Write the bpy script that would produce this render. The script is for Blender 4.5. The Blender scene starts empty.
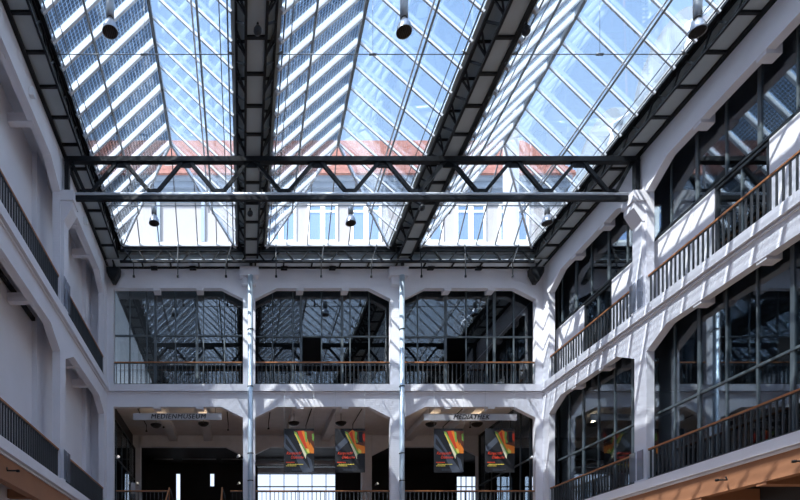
import bpy, bmesh, math, random
from mathutils import Vector, Matrix
random.seed(7)
SC = bpy.context.scene
COL = SC.collection
E = 1.6                      # eye height; all heights H below are measured from the eye, z = H + E
S24 = 24.5 / 600.0

# ---------------------------------------------------------------- camera
cam_d = bpy.data.cameras.new('camera'); cam = bpy.data.objects.new('camera', cam_d); COL.objects.link(cam)
cam.location = (0, 0, E); cam.rotation_euler = (math.pi/2, 0, 0)
cam_d.sensor_width = 36; cam_d.lens = 27.0
cam_d.shift_x = 157/800; cam_d.shift_y = 360/800
cam_d.clip_end = 500
SC.camera = cam
# ---------------------------------------------------------------- world, sun, exposure
w = bpy.data.worlds.new('sky'); SC.world = w; w.use_nodes = True
nt = w.node_tree; nt.nodes.clear()
out = nt.nodes.new('ShaderNodeOutputWorld'); bg = nt.nodes.new('ShaderNodeBackground')
tc = nt.nodes.new('ShaderNodeTexCoord'); sx = nt.nodes.new('ShaderNodeSeparateXYZ'); cr = nt.nodes.new('ShaderNodeValToRGB')
nt.links.new(tc.outputs['Generated'], sx.inputs[0]); nt.links.new(sx.outputs['Z'], cr.inputs[0])
cr.color_ramp.elements[0].position = 0.0; cr.color_ramp.elements[0].color = (0.80, 0.88, 1.0, 1)
cr.color_ramp.elements[1].position = 1.0; cr.color_ramp.elements[1].color = (0.20, 0.38, 0.80, 1)
e = cr.color_ramp.elements.new(0.45); e.color = (0.55, 0.72, 0.98, 1)
e = cr.color_ramp.elements.new(0.66); e.color = (0.37, 0.57, 0.93, 1)
SUN = Vector((0.58, 0.42, -1.0)).normalized()
# whiter, brighter sky around the sun
dp = nt.nodes.new('ShaderNodeVectorMath'); dp.operation = 'DOT_PRODUCT'; nt.links.new(tc.outputs['Generated'], dp.inputs[0]); dp.inputs[1].default_value = tuple(-SUN)
mxz = nt.nodes.new('ShaderNodeMath'); mxz.operation = 'MAXIMUM'; mxz.inputs[1].default_value = 0; nt.links.new(dp.outputs['Value'], mxz.inputs[0])
pw = nt.nodes.new('ShaderNodeMath'); pw.operation = 'POWER'; pw.inputs[1].default_value = 5.0; nt.links.new(mxz.outputs[0], pw.inputs[0])
ad = nt.nodes.new('ShaderNodeMix'); ad.data_type = 'RGBA'; ad.blend_type = 'ADD'; ad.clamp_result = False; ad.clamp_factor = True
nt.links.new(pw.outputs[0], ad.inputs[0]); nt.links.new(cr.outputs[0], ad.inputs[6]); ad.inputs[7].default_value = (3.2, 3.4, 4.1, 1)
nt.links.new(ad.outputs[2], bg.inputs[0]); bg.inputs[1].default_value = 1.2
nt.links.new(bg.outputs[0], out.inputs[0])
sun_d = bpy.data.lights.new('sun', 'SUN'); sun = bpy.data.objects.new('sun', sun_d); COL.objects.link(sun)
sun_d.energy = 12.0; sun_d.angle = 0.009; sun_d.color = (1.0, 0.97, 0.92)
sun.rotation_euler = SUN.to_track_quat('-Z', 'Y').to_euler()
sun.location = (-20, -20, 60)
SC.view_settings.view_transform = 'Standard'; SC.view_settings.look = 'None'
SC.view_settings.exposure = 0.36; SC.view_settings.gamma = 1.0; SC.view_settings.use_curve_mapping = False
SC.cycles.transparent_max_bounces = 40
SC.cycles.max_bounces = 10; SC.cycles.diffuse_bounces = 5

# ---------------------------------------------------------------- materials
def mat(name, col, rough=0.6, metal=0.0, noise=0.0, nscale=3.0, bump=0.0, brick=False, spec=0.4):
    m = bpy.data.materials.new(name); m.use_nodes = True
    t = m.node_tree; b = t.nodes['Principled BSDF']
    b.inputs['Base Color'].default_value = (*col, 1); b.inputs['Roughness'].default_value = rough
    b.inputs['Metallic'].default_value = metal; b.inputs['Specular IOR Level'].default_value = spec
    tcn = t.nodes.new('ShaderNodeTexCoord')
    if noise:
        n = t.nodes.new('ShaderNodeTexNoise'); n.inputs['Scale'].default_value = nscale; n.inputs['Detail'].default_value = 5
        t.links.new(tcn.outputs['Object'], n.inputs['Vector'])
        r = t.nodes.new('ShaderNodeMapRange'); r.inputs['From Min'].default_value = .3; r.inputs['From Max'].default_value = .7
        r.inputs['To Min'].default_value = 1-noise; r.inputs['To Max'].default_value = 1.0
        t.links.new(n.outputs[0], r.inputs['Value'])
        mx = t.nodes.new('ShaderNodeMix'); mx.data_type = 'RGBA'; mx.blend_type = 'MULTIPLY'; mx.inputs[0].default_value = 1
        mx.inputs[6].default_value = (*col, 1); t.links.new(r.outputs[0], mx.inputs[7]); t.links.new(mx.outputs[2], b.inputs['Base Color'])
    if brick:
        sp = t.nodes.new('ShaderNodeSeparateXYZ'); t.links.new(tcn.outputs['Object'], sp.inputs[0])
        ad = t.nodes.new('ShaderNodeMath'); ad.operation = 'ADD'; t.links.new(sp.outputs[0], ad.inputs[0]); t.links.new(sp.outputs[1], ad.inputs[1])
        cb = t.nodes.new('ShaderNodeCombineXYZ'); t.links.new(ad.outputs[0], cb.inputs[0]); t.links.new(sp.outputs[2], cb.inputs[1])
        br = t.nodes.new('ShaderNodeTexBrick'); br.inputs['Scale'].default_value = 1.0
        br.inputs['Brick Width'].default_value = .26; br.inputs['Row Height'].default_value = .085; br.inputs['Mortar Size'].default_value = .012
        br.inputs['Color1'].default_value = (1,1,1,1); br.inputs['Color2'].default_value = (.8,.8,.8,1); br.inputs['Mortar'].default_value = (0,0,0,1)
        t.links.new(cb.outputs[0], br.inputs['Vector'])
        bp = t.nodes.new('ShaderNodeBump'); bp.inputs['Strength'].default_value = .35; bp.inputs['Distance'].default_value = .012
        t.links.new(br.outputs[0], bp.inputs['Height']); t.links.new(bp.outputs[0], b.inputs['Normal'])
    return m

def glass(name, tint, refl, rough=0.0, frost=0.0):
    m = bpy.data.materials.new(name); m.use_nodes = True
    t = m.node_tree; t.nodes.clear()
    o = t.nodes.new('ShaderNodeOutputMaterial'); tr = t.nodes.new('ShaderNodeBsdfTransparent'); tr.inputs[0].default_value = (*tint, 1)
    g = t.nodes.new('ShaderNodeBsdfGlossy'); g.inputs[0].default_value = (.92,.96,1,1); g.inputs['Roughness'].default_value = rough
    fr = t.nodes.new('ShaderNodeLayerWeight'); fr.inputs[0].default_value = .35
    ml = t.nodes.new('ShaderNodeMath'); ml.operation = 'MULTIPLY_ADD'; ml.inputs[1].default_value = .35; ml.inputs[2].default_value = refl
    t.links.new(fr.outputs['Fresnel'], ml.inputs[0])
    mx = t.nodes.new('ShaderNodeMixShader'); t.links.new(ml.outputs[0], mx.inputs[0])
    base = tr
    if frost:
        df = t.nodes.new('ShaderNodeBsdfTranslucent'); df.inputs[0].default_value = (*tint, 1)
        m2 = t.nodes.new('ShaderNodeMixShader'); m2.inputs[0].default_value = frost
        t.links.new(tr.outputs[0], m2.inputs[1]); t.links.new(df.outputs[0], m2.inputs[2]); base = m2
    t.links.new(base.outputs[0], mx.inputs[1]); t.links.new(g.outputs[0], mx.inputs[2]); t.links.new(mx.outputs[0], o.inputs[0])
    return m

YR_LOC = 21.3 - 10
def pv_glass():
    # glass with a printed grid of dark solar cells inside it
    m = glass('solar_cell_glass', (.9,.95,1), .02)
    t = m.node_tree; tr = [n for n in t.nodes if n.type == 'BSDF_TRANSPARENT'][0]
    tcn = t.nodes.new('ShaderNodeTexCoord'); sp = t.nodes.new('ShaderNodeSeparateXYZ'); t.links.new(tcn.outputs['Object'], sp.inputs[0])
    def cell(sock, size):
        a = t.nodes.new('ShaderNodeMath'); a.operation = 'DIVIDE'; a.inputs[1].default_value = size; t.links.new(sock, a.inputs[0])
        f = t.nodes.new('ShaderNodeMath'); f.operation = 'FRACT'; t.links.new(a.outputs[0], f.inputs[0])
        g = t.nodes.new('ShaderNodeMath'); g.operation = 'GREATER_THAN'; g.inputs[1].default_value = .2; t.links.new(f.outputs[0], g.inputs[0]); return g
    a = cell(sp.outputs[1], .095); b = cell(sp.outputs[0], .082)
    mu = t.nodes.new('ShaderNodeMath'); mu.operation = 'MULTIPLY'; t.links.new(a.outputs[0], mu.inputs[0]); t.links.new(b.outputs[0], mu.inputs[1])
    mc = t.nodes.new('ShaderNodeMix'); mc.data_type = 'RGBA'; t.links.new(mu.outputs[0], mc.inputs[0])
    mc.inputs[6].default_value = (.72,.76,.80,1); mc.inputs[7].default_value = (.33,.345,.36,1)
    # clear strip along each rafter (rafters stand every 0.76 m)
    o1 = t.nodes.new('ShaderNodeMath'); o1.operation = 'SUBTRACT'; o1.inputs[1].default_value = YR_LOC; t.links.new(sp.outputs[1], o1.inputs[0])
    o2 = t.nodes.new('ShaderNodeMath'); o2.operation = 'PINGPONG'; o2.inputs[1].default_value = .38; t.links.new(o1.outputs[0], o2.inputs[0])
    o3 = t.nodes.new('ShaderNodeMath'); o3.operation = 'LESS_THAN'; o3.inputs[1].default_value = .075; t.links.new(o2.outputs[0], o3.inputs[0])
    m3 = t.nodes.new('ShaderNodeMix'); m3.data_type = 'RGBA'; t.links.new(o3.outputs[0], m3.inputs[0]); t.links.new(mc.outputs[2], m3.inputs[6]); m3.inputs[7].default_value = (.93,.96,.98,1)
    t.links.new(m3.outputs[2], tr.inputs[0])
    return m

M = {}
M['white'] = mat('white_painted_masonry', (.80,.80,.85), .75, noise=.07, nscale=1.2, brick=True)
M['plaster'] = mat('white_plaster', (.80,.80,.85), .8, noise=.06, nscale=.8)
M['slab'] = mat('pale_concrete_edge', (.76,.77,.82), .7, noise=.12, nscale=2)
M['orange'] = mat('orange_tan_concrete', (.36,.165,.085), .75, noise=.12, nscale=1.2)  # orange-tan tone of the ground-storey beams, columns and soffit
M['steel'] = mat('dark_grey_painted_steel', (.009,.011,.014), .5, spec=.25)
M['steel2'] = mat('charcoal_frame_steel', (.022,.027,.033), .45, spec=.3)
M['greysteel'] = mat('grey_steel_tube', (.45,.47,.48), .35, metal=.6)
M['alu'] = mat('light_grey_coated_aluminium', (.66,.70,.75), .4, metal=.1)
M['alu_dark'] = mat('mid_grey_aluminium', (.22,.24,.26), .4, metal=.4)
M['mullion'] = mat('grey_mullion_steel', (.10,.125,.14), .5, spec=.4)
M['panel_light'] = mat('pale_blue_grey_panel', (.72,.79,.84), .6, noise=.1)
M['panel'] = mat('grey_green_soffit_panel', (.40,.455,.48), .6, noise=.15, nscale=1.5)
M['zinc'] = mat('polished_zinc_pipe', (.55,.66,.76), .35, metal=.4)
M['wood'] = mat('orange_brown_handrail_wood', (.46,.19,.075), .45, noise=.3, nscale=9)
M['baluster'] = mat('dark_green_grey_baluster_steel', (.045,.05,.055), .5, spec=.5)
M['floor'] = mat('warm_stone_floor', (.46,.33,.23), .6, noise=.15, nscale=1)
M['dark'] = mat('dark_interior_shade', (.035,.033,.035), .7, noise=.3, nscale=1)  # near black puts the gloom of the deep rooms into the colour
M['ceil'] = mat('grey_painted_ceiling', (.74,.745,.77), .8, noise=.1)
M['roofing'] = mat('pale_roof_membrane', (.5,.5,.5), .8, noise=.2)
M['tile'] = mat('red_clay_roof_tiles', (.37,.175,.145), .8, noise=.35, nscale=4)
M['facade'] = mat('cream_render', (.31,.30,.305), .85, noise=.05)
M['cornice'] = mat('shade_blue_grey', (.24,.29,.36), .8, noise=.1)  # shade on the cornice is put into this blue-grey; pipes and panes reuse it
M['winframe'] = mat('white_window_frame', (.85,.85,.82), .5)
M['black'] = mat('matt_black', (.012,.012,.013), .5)
M['lampmetal'] = mat('brushed_lamp_metal', (.36,.38,.40), .3, metal=.8)
M['lampin'] = mat('brown_ribbed_reflector', (.055,.045,.04), .4, metal=.4)
M['plant'] = mat('blue_grey_metal_cladding', (.19,.225,.26), .5)
M['white_pipe'] = mat('white_coated_duct', (.8,.82,.85), .45)
M['glass'] = glass('clear_roof_glass', (.94,.965,.98), .015)
M['pv'] = pv_glass()
M['wglass'] = glass('dark_window_glass', (.64,.70,.74), .085)
M['plate'] = glass('smoky_glass_plate', (.70,.72,.76), .05, frost=.35)
M['blueglass'] = mat('sky_blue_window_glass', (.30,.40,.55), .08, metal=.75)
M['signglass'] = mat('grey_sign_panel', (.42,.41,.42), .5)
M['frost'] = glass('clear_back_window_glass', (.97,.98,1), .0)
def flat(name, c, r=.6): M[name] = mat(name, c, r)
flat('banner_base', (.012,.013,.017)); flat('banner_grey', (.07,.085,.115)); flat('banner_orange', (.95,.26,.03)); flat('banner_red', (.75,.06,.02))
flat('banner_yellow', (.90,.72,.12)); flat('banner_green', (.22,.42,.08)); flat('banner_cream', (.95,.88,.60)); flat('banner_brown', (.14,.04,.02))

def lampmat(name, c, s):
    m = bpy.data.materials.new(name); m.use_nodes = True; b = m.node_tree.nodes['Principled BSDF']
    b.inputs['Base Color'].default_value = (*c,1); b.inputs['Emission Color'].default_value = (*c,1); b.inputs['Emission Strength'].default_value = s
    return m
M['bulb'] = lampmat('lit_spot_lens', (1,.93,.8), .45)
M['tubelight'] = lampmat('lit_fluorescent_tube', (1,.95,.85), 1.6)

# ---------------------------------------------------------------- mesh helpers (heights in H)
def box(bm, x0, x1, y0, y1, h0, h1, mi=0):
    xs = (min(x0,x1), max(x0,x1)); ys = (min(y0,y1), max(y0,y1)); hs = (min(h0,h1), max(h0,h1))
    v = [bm.verts.new((x,y,h)) for x in xs for y in ys for h in hs]
    for f in ((0,1,3,2),(4,6,7,5),(0,4,5,1),(2,3,7,6),(0,2,6,4),(1,5,7,3)):
        bm.faces.new([v[i] for i in f]).material_index = mi
def bar(bm, p, q, wd, dp, up=(0,0,1)):
    p = Vector(p); q = Vector(q); d = (q-p).normalized(); u = Vector(up)
    s = d.cross(u)
    if s.length < 1e-4: s = d.cross(Vector((1,0,0)))
    s.normalize(); u = s.cross(d).normalized()
    a = []
    for c in (p, q):
        for i, j in ((-1,-1),(1,-1),(1,1),(-1,1)): a.append(bm.verts.new(c + s*i*wd/2 + u*j*dp/2))
    for f in ((3,2,1,0),(4,5,6,7),(0,1,5,4),(1,2,6,5),(2,3,7,6),(3,0,4,7)): bm.faces.new([a[i] for i in f])
def tube(bm, pts, r, n=10, cap=True):
    pts = [Vector(p) for p in pts]; rings = []
    for i, p in enumerate(pts):
        d = (pts[min(i+1,len(pts)-1)] - pts[max(i-1,0)]).normalized()
        u = Vector((0,0,1)) if abs(d.z) < .9 else Vector((1,0,0))
        s = d.cross(u).normalized(); t = s.cross(d)
        rr = r[i] if isinstance(r, (list,tuple)) else r
        rings.append([bm.verts.new(p + s*math.cos(k*2*math.pi/n)*rr + t*math.sin(k*2*math.pi/n)*rr) for k in range(n)])
    for a, b in zip(rings, rings[1:]):
        for k in range(n): bm.faces.new((a[k], a[(k+1)%n], b[(k+1)%n], b[k])).smooth = True
    if cap: bm.faces.new(rings[0][::-1]); bm.faces.new(rings[-1])
def lathe(bm, cx, cy, prof, n=20):
    rings = [[bm.verts.new((cx+math.cos(k*2*math.pi/n)*r, cy+math.sin(k*2*math.pi/n)*r, h)) for k in range(n)] for r, h in prof]
    for a, b in zip(rings, rings[1:]):
        for k in range(n): bm.faces.new((a[k], a[(k+1)%n], b[(k+1)%n], b[k])).smooth = True
def prism(bm, poly, fn, d0, d1, mi=0):
    # poly: (a,h) outline; fn(a,d,h) -> point
    A = [bm.verts.new(fn(a,d0,h)) for a,h in poly]; B = [bm.verts.new(fn(a,d1,h)) for a,h in poly]; n = len(poly)
    bm.faces.new(A).material_index = mi; bm.faces.new(B[::-1]).material_index = mi
    for i in range(n): bm.faces.new((A[i], B[i], B[(i+1)%n], A[(i+1)%n])).material_index = mi
def wloc(o):
    v = Vector((0,0,0))
    while o: v += o.location; o = o.parent
    return v
def obj(name, bm, m, parent=None, loc=None, kind=None, smooth=False):
    """bm in (x, y, H); loc = world origin given in (x, y, H)."""
    bmesh.ops.recalc_face_normals(bm, faces=bm.faces)
    me = bpy.data.meshes.new(name); 
    org = Vector(loc) + Vector((0,0,E)) if loc is not None else (wloc(parent) if parent else Vector((0,0,0)))
    bmesh.ops.translate(bm, vec=Vector((0,0,E)) - org, verts=bm.verts)
    bm.to_mesh(me); bm.free()
    for mm in (m if isinstance(m, (list,tuple)) else [m]): me.materials.append(M[mm] if isinstance(mm, str) else mm)
    o = bpy.data.objects.new(name, me); COL.objects.link(o)
    if parent: o.parent = parent; o.location = org - wloc(parent)
    else: o.location = org
    if kind: o['kind'] = kind
    return o
def BM(): return bmesh.new()
def thing(name, label, cat, loc, group=None):
    o = bpy.data.objects.new(name, None); COL.objects.link(o); o.location = Vector(loc) + Vector((0,0,E)); o.empty_display_size = .1
    tag(o, label, cat, group); return o
def tag(o, label, cat, group=None):
    o['label'] = label; o['category'] = cat
    if group: o['group'] = group
    return o
def struct(name, bm, m, parent=None):
    return obj(name, bm, m, parent, kind='structure' if parent is None else None)
def child_copy(src, parent, offset):
    c = src.copy(); COL.objects.link(c); c.parent = parent; c.location = src.location + Vector(offset); return c

# ---------------------------------------------------------------- frames of reference
def FAR(a, d, h): return (a, 24.5+d, h)
def LEFT(a, d, h): return (-5.55-d, a, h)
def RIGHT(a, d, h): return (12.25+d, a, h)
def fbox(bm, fn, a0, a1, d0, d1, h0, h1, mi=0):
    p = fn(a0, d0, h0); q = fn(a1, d1, h1); box(bm, p[0], q[0], p[1], q[1], p[2], q[2], mi)
F1, F2 = 3.92, 9.18
FB = [(-5.29, 0.0), (0.5, 6.02), (6.57, 11.95)]
SB = [(18.78, 24.02), (12.2, 18.22), (6.1, 11.65), (.1, 5.55), (-5.22, -.4)]

# ---------------------------------------------------------------- floor, roof deck, slabs
b = BM(); box(b, -14, 22, -6.5, 42, -E-.2, -E); struct('floor', b, 'floor')
# gallery floor slabs (their underside is the ceiling of the storey below)
for nm, F, m in (('ceiling', F1, 'orange'), ('ceiling', F2, 'ceil')):
    b = BM()
    box(b, -9.5, -5.6, -6.5, 24.5, F-.28, F); box(b, 12.3, 19.5, -6.5, 24.5, F-.28, F); box(b, -9.5, 19.5, 24.55, 36.5, F-.28, F)
    struct(nm, b, m)
b = BM()
box(b, -14, -5.56, -6.5, 36.8, 13.8, 14.0); box(b, 12.26, 22, -6.5, 36.8, 13.8, 14.0); box(b, -5.56, 12.26, 24.51, 36.8, 13.8, 14.0); box(b, -5.56, 12.26, -6.5, -5.3, 13.8, 14.0)
struct('ceiling', b, 'ceil')
b = BM()
box(b, -14, -4.86, -6.5, 36.8, 14.50, 14.66); box(b, 11.52, 22, -6.5, 36.8, 14.50, 14.66); box(b, -4.86, 11.52, 23.93, 36.8, 14.50, 14.66); box(b, -4.86, 11.52, -6.5, -5.3, 14.50, 14.66)
struct('roof_deck', b, 'roofing')

# ---------------------------------------------------------------- facades
def opening_beam(bm, fn, a0, a1, hb, ht, lh, rh, mi=0, th=.24):
    """beam between columns with chamfered haunches at its ends"""
    l = .88; k = .44
    poly = [(a0, ht), (a0, hb-(k if lh else 0))]
    if lh: poly.append((a0+l, hb))
    if rh: poly.append((a1-l, hb)); poly.append((a1, hb-k))
    else: poly.append((a1, hb))
    poly.append((a1, ht))
    prism(bm, poly, fn, 0, th, mi)
def facade(name, fn, bays, lo, hi, far=False):
    bm = BM()
    ed = sorted(bays)
    cols = [(lo, ed[0][0])] + [(ed[i][1], ed[i+1][0]) for i in range(len(ed)-1)] + [(ed[-1][1], hi)]
    for c0, c1 in cols:
        fbox(bm, fn, c0, c1, 0, .24, F1-.3, 14.05); fbox(bm, fn, c0, c1, 0, .24, -E, F1-.3, 1)
    for i, (a0, a1) in enumerate(ed):
        lh = not (far and i == 0)
        opening_beam(bm, fn, a0, a1, 13.15, 14.05, lh, True)
        opening_beam(bm, fn, a0, a1, 8.30, F2-.02, lh, True)
        opening_beam(bm, fn, a0, a1, 3.02, F1-.3, True, True, 1)
        fbox(bm, fn, a0, a1, 0, .38, F1-.3, F1-.02)
        for j in (1, 2):      # cross beams on the thirds, running back over the gallery
            c = a0 + (a1-a0)*j/3
            for hb in (13.06, 8.23, 2.95):
                if far and hb == 8.23: fbox(bm, fn, c-.14, c+.14, .02, .4, hb, hb+.3, 2); fbox(bm, fn, c-.2, c+.2, .4, 5.98, 8.58, 8.9, 3)
                elif name == 'wall_left': fbox(bm, fn, c-.10, c+.10, .10, .78, hb+.06, hb+.30, 1 if hb < 4 else 2)
                else: fbox(bm, fn, c-.14, c+.14, .02, .40 if hb > 4 else 1.6, hb, hb+.3, 1 if hb < 4 else 2)
    # projecting floor noses and the string course under them
    for F in (F1, F2):
        fbox(bm, fn, lo+(.13 if not far else 0), hi-(.13 if not far else 0), -.12, .0, F-.27, F)
        fbox(bm, fn, lo+(.13 if not far else 0), hi-(.13 if not far else 0), -.05, .0, F-.35, F-.305)
    return struct(name, bm, ['white', 'orange', 'plaster', 'ceil'])
facade('wall_far', FAR, FB, -5.55, 12.25, True)
facade('wall_left', LEFT, SB, -5.3, 24.5)
facade('wall_right', RIGHT, SB, -5.3, 24.5)
b = BM(); box(b, -13, 20, -5.5, -5.3, -E, 14.0); struct('wall_rear', b, 'plaster')

# pilasters with corbels that carry the cross truss
for sx_, x0, fn in ((1, 12.25, RIGHT), (-1, -5.55, LEFT)):
    bm = BM()
    for y in (18.5, 11.92):
        fbox(bm, fn, y-.22, y+.22, -.10, 0, F2, 12.3)
        fbox(bm, fn, y-.28, y+.28, -.40, 0, 12.45, 12.76)
        prism(bm, [(0,12.45),(-.36,12.45),(-.36,12.25),(-.10,11.85),(0,11.85)], lambda a,d,h,fn=fn,y=y: fn(y+d, a, h), -.24, .24)
    struct('trim_%s' % ('right' if sx_ > 0 else 'left'), bm, 'plaster')
# caps behind the downpipes on the far wall
for cx, lbl in ((.25, 'left'), (6.3, 'right')):
    bm = BM(); box(bm, cx-.38, cx+.38, 24.18, 24.5, 13.5, 13.86); box(bm, cx-.28, cx+.28, 24.3, 24.5, 13.2, 13.5)
    struct('trim_1' if lbl == 'left' else 'trim_2', bm, 'plaster')

# rear walls of the galleries -------------------------------------------------
b = BM()
box(b, -6.6, -6.35, -5.3, 24.5, -E, 13.8)
for y in (24.1, 18.5, 11.92):
    for f0, f1 in ((F1, 8.9), (F2, 13.8)): box(b, -6.35, -6.2, y-.45, y+.45, f0, f1)
box(b, -6.6, -5.6, 24.5, 24.7, F1, 13.8)
struct('wall_left_inner', b, 'plaster')
b = BM()
for y in (13.4, 14.8, 19.0, 21.0): pass
# upper right: white parapet panels between dark openings
for y0, y1 in ((16.2, 18.65), (6.0, 14.5), (19.6, 20.7), (22.4, 24.4)): box(b, 12.72, 12.84, y0, y1, F2, 11.38)
struct('wall_right_inner', b, 'plaster')
# rooms behind the glass; the near-black colour stands for their gloom
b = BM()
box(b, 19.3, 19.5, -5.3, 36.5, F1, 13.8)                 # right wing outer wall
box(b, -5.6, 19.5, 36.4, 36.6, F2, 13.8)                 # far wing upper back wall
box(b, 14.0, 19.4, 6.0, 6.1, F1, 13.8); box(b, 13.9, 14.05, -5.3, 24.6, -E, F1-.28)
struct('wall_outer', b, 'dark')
b = BM()  # thin dark sheets over floors and ceilings, added as painted shade
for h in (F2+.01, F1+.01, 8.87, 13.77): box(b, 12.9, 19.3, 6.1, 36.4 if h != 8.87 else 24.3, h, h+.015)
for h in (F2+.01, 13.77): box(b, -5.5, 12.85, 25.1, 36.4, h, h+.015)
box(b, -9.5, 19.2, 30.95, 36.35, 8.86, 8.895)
struct('shade_sheets', b, 'dark')

# ---------------------------------------------------------------- curtain walls (windows)
def window(n, fn, a0, a1, d, h0, h1, verts, hors, thick=(), skip=None, gl='wglass', fw=.07):
    """glazed wall: frame + mullions, one pane mesh; skip=(a0,a1,h0,h1) is a dark open casement"""
    fr = BM()
    fbox(fr, fn, a0, a0+fw, d-.05, d+.05, h0, h1); fbox(fr, fn, a1-fw, a1, d-.05, d+.05, h0, h1)
    fbox(fr, fn, a0+fw, a1-fw, d-.05, d+.05, h0, h0+fw); fbox(fr, fn, a0+fw, a1-fw, d-.05, d+.05, h1-fw, h1)
    o = struct('window_%d' % n, fr, 'steel2')
    for v in verts:
        t = .10 if v in thick else .045
        mb = BM(); fbox(mb, fn, v-t/2, v+t/2, d-.03, d+.03, h0+fw, h1-fw); obj('mullion', mb, 'mullion', o)
    for h in hors:
        mb = BM(); fbox(mb, fn, a0+fw, a1-fw, d-.045, d+.04, h-.03, h+.03); obj('transom', mb, 'mullion', o)
    g = BM()
    if skip:
        s0, s1, t0, t1 = skip
        for r in ((a0,s0,h0,h1),(s1,a1,h0,h1),(s0,s1,h0,t0),(s0,s1,t1,h1)):
            if r[1]-r[0] > .02 and r[3]-r[2] > .02: fbox(g, fn, r[0], r[1], d-.008, d+.008, r[2], r[3])
    else: fbox(g, fn, a0+.01, a1-.01, d-.008, d+.008, h0+.01, h1-.01)
    obj('pane', g, gl, o)
    return o
K = 26.1/600
def pxx(lst, Y=24.96): return [(p-243)*Y/600 for p in lst]
wn = 1
v = pxx([130,147,155.5,175.6,197,203.5,224.5]); window(wn, FAR, -5.4, .1, .46, F2, 13.78, v, [11.40], [v[2], v[4]]); wn += 1
v = pxx([272.5,293,301,321.5,342,350,369]); window(wn, FAR, .2, 6.25, .46, F2, 13.78, v, [11.36], [v[2], v[4]], skip=(v[2], v[3], 10.2, 11.33)); wn += 1
v = pxx([417.5,445.4,466,487,494,513.5]); window(wn, FAR, 6.35, 12.15, .46, F2, 13.78, v, [11.34], [v[1], v[4]], skip=(v[1], v[2], 9.3, 11.3)); wn += 1
# right wall, upper storey: ribbon of windows over the parapet, glass doors beneath
vs = [24.0-1.02*i for i in range(17)]
window(wn, RIGHT, 7.0, 24.3, .53, 11.42, 13.78, vs, [], vs[1::2]); wn += 1
window(wn, RIGHT, 14.52, 16.18, .53, F2+.02, 11.36, [15.35], [10.5]); wn += 1
window(wn, RIGHT, 20.72, 22.38, .53, F2+.02, 11.36, [21.55], [10.5]); wn += 1
# right wall, middle storey: full height glazing
vs = [23.4-.95*i for i in range(17)]
window(wn, RIGHT, 7.0, 24.3, .50, F1+.02, 8.88, vs, [6.03], vs[1::3]); wn += 1

# far open gallery (middle storey): second row of frames at Y=30.5, windows at Y=36.5
def FAR2(a, d, h): return (a, 30.5+d, h)
bm = BM()
for c0, c1 in ((-5.8, -5.22), (0, .5), (6.05, 6.55), (11.95, 12.5)): fbox(bm, FAR2, c0, c1, 0, .38, F1, 8.9)
for i, (a0, a1) in enumerate(FB): opening_beam(bm, FAR2, a0, a1, 8.30, 8.88, i > 0, True)
struct('wall_middle_frame', bm, 'ceil')
bm = BM()
def hole_wall(bm, y0, y1, x0, x1, h0, h1, holes):
    xs = x0
    for a0, a1, t0, t1 in holes:
        box(bm, xs, a0, y0, y1, h0, h1); box(bm, a0, a1, y0, y1, t1, h1)
        if t0 > h0+.01: box(bm, a0, a1, y0, y1, h0, t0)
        xs = a1
    box(bm, xs, x1, y0, y1, h0, h1)
WY = 36.5/600
def wx(p): return (p-243)*WY
holes = [(wx(176), wx(180.5), F1+.3, 8.3), (wx(210), wx(214.5), 7.5, 8.3), (wx(257), wx(336), F1, 8.72),
         (wx(456), wx(477), 6.2, 8.15), (wx(496), wx(512), 6.2, 8.15), (wx(524), wx(534), 6.2, 8.15)]
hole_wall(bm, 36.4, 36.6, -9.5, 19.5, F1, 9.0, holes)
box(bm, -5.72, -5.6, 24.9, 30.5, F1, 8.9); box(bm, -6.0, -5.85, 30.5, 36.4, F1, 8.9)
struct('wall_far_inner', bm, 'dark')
window(wn, FAR, wx(257), wx(336), 12.0, F1, 8.68, [wx(p) for p in (270,284,298,312,326)], [8.28, 7.5, 5.8], gl='frost', fw=.05); wn += 1
bm = BM(); box(bm, wx(257)+.05, wx(336)-.05, 36.40, 36.44, 8.31, 8.66); struct('trim_3', bm, 'ceil')
for (p0, p1, vv) in ((456,477,(461,466,472)), (496,512,(501,507)), (524,534,(529,))):
    window(wn, FAR, wx(p0), wx(p1), 12.0, 6.2, 8.15, [wx(p) for p in vv], [7.5], gl='frost', fw=.04); wn += 1
window(wn, FAR, wx(176), wx(180.5), 12.0, F1+.3, 8.3, [], [6.6], gl='frost', fw=.02); wn += 1
window(wn, FAR, wx(210), wx(214.5), 12.0, 7.5, 8.3, [], [], gl='frost', fw=.02); wn += 1
# side glazing of the open gallery
window(wn, lambda a,d,h: (11.98+d, a, h), 24.95, 30.4, 0, F1, 8.85, [25.9,26.9,27.9,28.9,29.7], [6.3], gl='wglass'); wn += 1
window(wn, lambda a,d,h: (-5.5+d, a, h), 24.95, 30.4, 0, F1, 8.2, [26.0,27.2,28.4,29.5], [6.6], gl='wglass'); wn += 1
# boxed duct under the ceiling seen above the back window
bm = BM(); tube(bm, [(.7,35.2,8.64),(5.95,35.2,8.64)], .15, 12)
tag(obj('ventilation_duct', bm, 'white_pipe'), 'pale round ventilation duct running above the bright back windows, behind the two middle banners', 'duct')

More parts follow.
